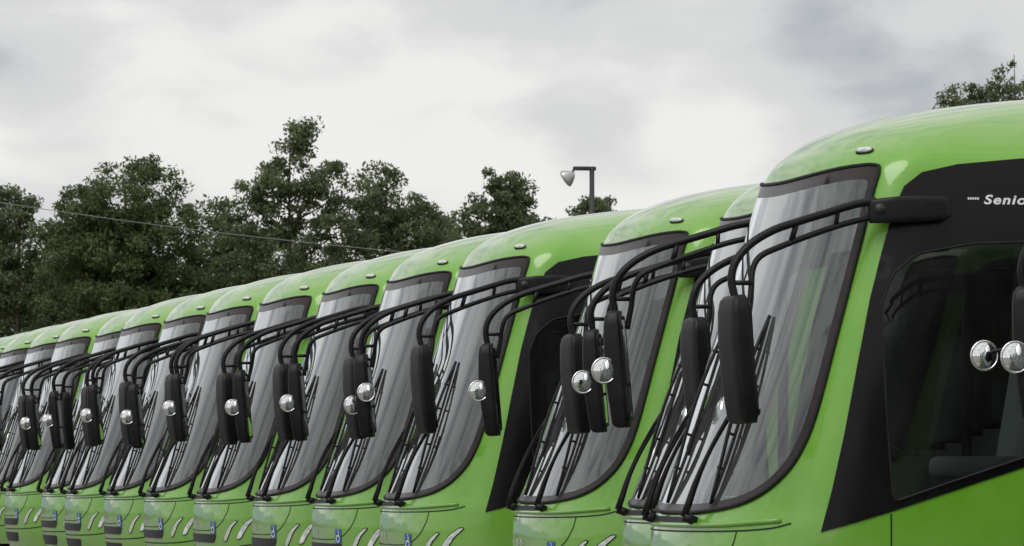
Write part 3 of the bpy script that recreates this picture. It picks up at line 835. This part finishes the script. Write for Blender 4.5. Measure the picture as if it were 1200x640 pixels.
# ------------------------------------------------------------------ utility poles and cable
pa = at(-21.1, 150); pb = at(0.98, 150)
M_wood = principled('pole_concrete', (0.28, 0.27, 0.25), 0.85, var=0.2)
HA, HB = 10.0, 7.15
for p, h in ((pa, HA), (pb, HB)):
    b = B()
    b.tube([(0, 0, 0), (0, 0, h + 0.1)], [0.15, 0.10], M_wood, 12)
    b.rbox((0, 0, h - 0.05), (1.2, 0.09, 0.1), M_wood, 0.01)
    for xx in (-0.5, 0, 0.5): b.tube([(xx, 0, h), (xx, 0, h + 0.12)], [0.04, 0.025], M_galv, 8)
    o = bpy.data.objects.new('utility_pole', b.mesh('utility_pole')); COL.objects.link(o); o.location = p
cb = B()
A = Vector((pa[0], pa[1], HA)); Bv = Vector((pb[0], pb[1], HB))
cb.tube([A.lerp(Bv, t) - Vector((0, 0, 0.3 * math.sin(math.pi * t))) for t in np.linspace(0, 1, 40)], 0.011, principled('cable_sheath', (0.22, 0.22, 0.22), 0.6), 6)
o = bpy.data.objects.new('overhead_cable', cb.mesh('cable')); COL.objects.link(o)

# ------------------------------------------------------------------ world, sun
w = bpy.data.worlds.new('World'); scene.world = w; w.use_nodes = True
nt = w.node_tree
for n in list(nt.nodes): nt.nodes.remove(n)
wo = nt.nodes.new('ShaderNodeOutputWorld'); bg = nt.nodes.new('ShaderNodeBackground')
bg.inputs['Strength'].default_value = 0.1
nt.links.new(bg.outputs[0], wo.inputs[0])
SUN_EL, SUN_AZ = math.radians(52), math.radians(215)
sky = nt.nodes.new('ShaderNodeTexSky'); sky.sky_type = 'NISHITA'; sky.sun_disc = False
sky.sun_elevation = SUN_EL; sky.sun_rotation = SUN_AZ
tc = nt.nodes.new('ShaderNodeTexCoord')
mp = nt.nodes.new('ShaderNodeMapping'); mp.inputs['Scale'].default_value = (1.0, 1.0, 2.1); mp.inputs['Location'].default_value = (2.62, 1.1, 0.12)
nt.links.new(tc.outputs['Generated'], mp.inputs[0])
# broad masses plus finer billows
na = nt.nodes.new('ShaderNodeTexNoise'); na.inputs['Scale'].default_value = 9; na.inputs['Detail'].default_value = 2; na.inputs['Roughness'].default_value = 0.4
nb = nt.nodes.new('ShaderNodeTexNoise'); nb.inputs['Scale'].default_value = 24; nb.inputs['Detail'].default_value = 7; nb.inputs['Roughness'].default_value = 0.5
nb.inputs['Distortion'].default_value = 0.25
nt.links.new(mp.outputs[0], na.inputs['Vector']); nt.links.new(mp.outputs[0], nb.inputs['Vector'])
s1 = nt.nodes.new('ShaderNodeMath'); s1.operation = 'MULTIPLY'; s1.inputs[1].default_value = 0.62
s2 = nt.nodes.new('ShaderNodeMath'); s2.operation = 'MULTIPLY_ADD'; s2.inputs[1].default_value = 0.38
nt.links.new(na.outputs['Fac'], s1.inputs[0]); nt.links.new(nb.outputs['Fac'], s2.inputs[0]); nt.links.new(s1.outputs[0], s2.inputs[2])
rp = nt.nodes.new('ShaderNodeValToRGB')
rp.color_ramp.interpolation = 'EASE'
rp.color_ramp.elements[0].position = 0.37; rp.color_ramp.elements[0].color = (0.44, 0.465, 0.50, 1)
rp.color_ramp.elements[1].position = 0.58; rp.color_ramp.elements[1].color = (0.88, 0.87, 0.855, 1)
el = rp.color_ramp.elements.new(0.475); el.color = (0.69, 0.69, 0.695, 1)
nt.links.new(s2.outputs[0], rp.inputs[0])
sc = nt.nodes.new('ShaderNodeVectorMath'); sc.operation = 'SCALE'; sc.inputs['Scale'].default_value = 10.0
nt.links.new(rp.outputs[0], sc.inputs[0])
mx = nt.nodes.new('ShaderNodeMix'); mx.data_type = 'RGBA'; mx.inputs[0].default_value = 0.95
nt.links.new(sky.outputs[0], mx.inputs[6]); nt.links.new(sc.outputs[0], mx.inputs[7])
nt.links.new(mx.outputs[2], bg.inputs[0])

sd = bpy.data.lights.new('sun', 'SUN'); sd.energy = 1.5; sd.angle = math.radians(40); sd.color = (1, 0.97, 0.92)
so = bpy.data.objects.new('sun', sd); COL.objects.link(so)
dirv = Vector((math.sin(SUN_AZ) * math.cos(SUN_EL), math.cos(SUN_AZ) * math.cos(SUN_EL), math.sin(SUN_EL)))
so.rotation_euler = dirv.to_track_quat('Z', 'Y').to_euler()

# ------------------------------------------------------------------ camera
cd = bpy.data.cameras.new('camera'); cam = bpy.data.objects.new('camera', cd); COL.objects.link(cam)
cd.sensor_width = 36; cd.lens = 6115 / 1200 * 36
cd.clip_start = 0.5; cd.clip_end = 8000
cam.location = (-7.62, -26.18, 1.32)
cam.rotation_euler = (math.radians(90 + 2.135), 0, -HEAD)
cd.dof.use_dof = True; cd.dof.focus_distance = 34; cd.dof.aperture_fstop = 22
scene.camera = cam
scene.view_settings.view_transform = 'Standard'
scene.view_settings.look = 'None'
scene.view_settings.exposure = 0
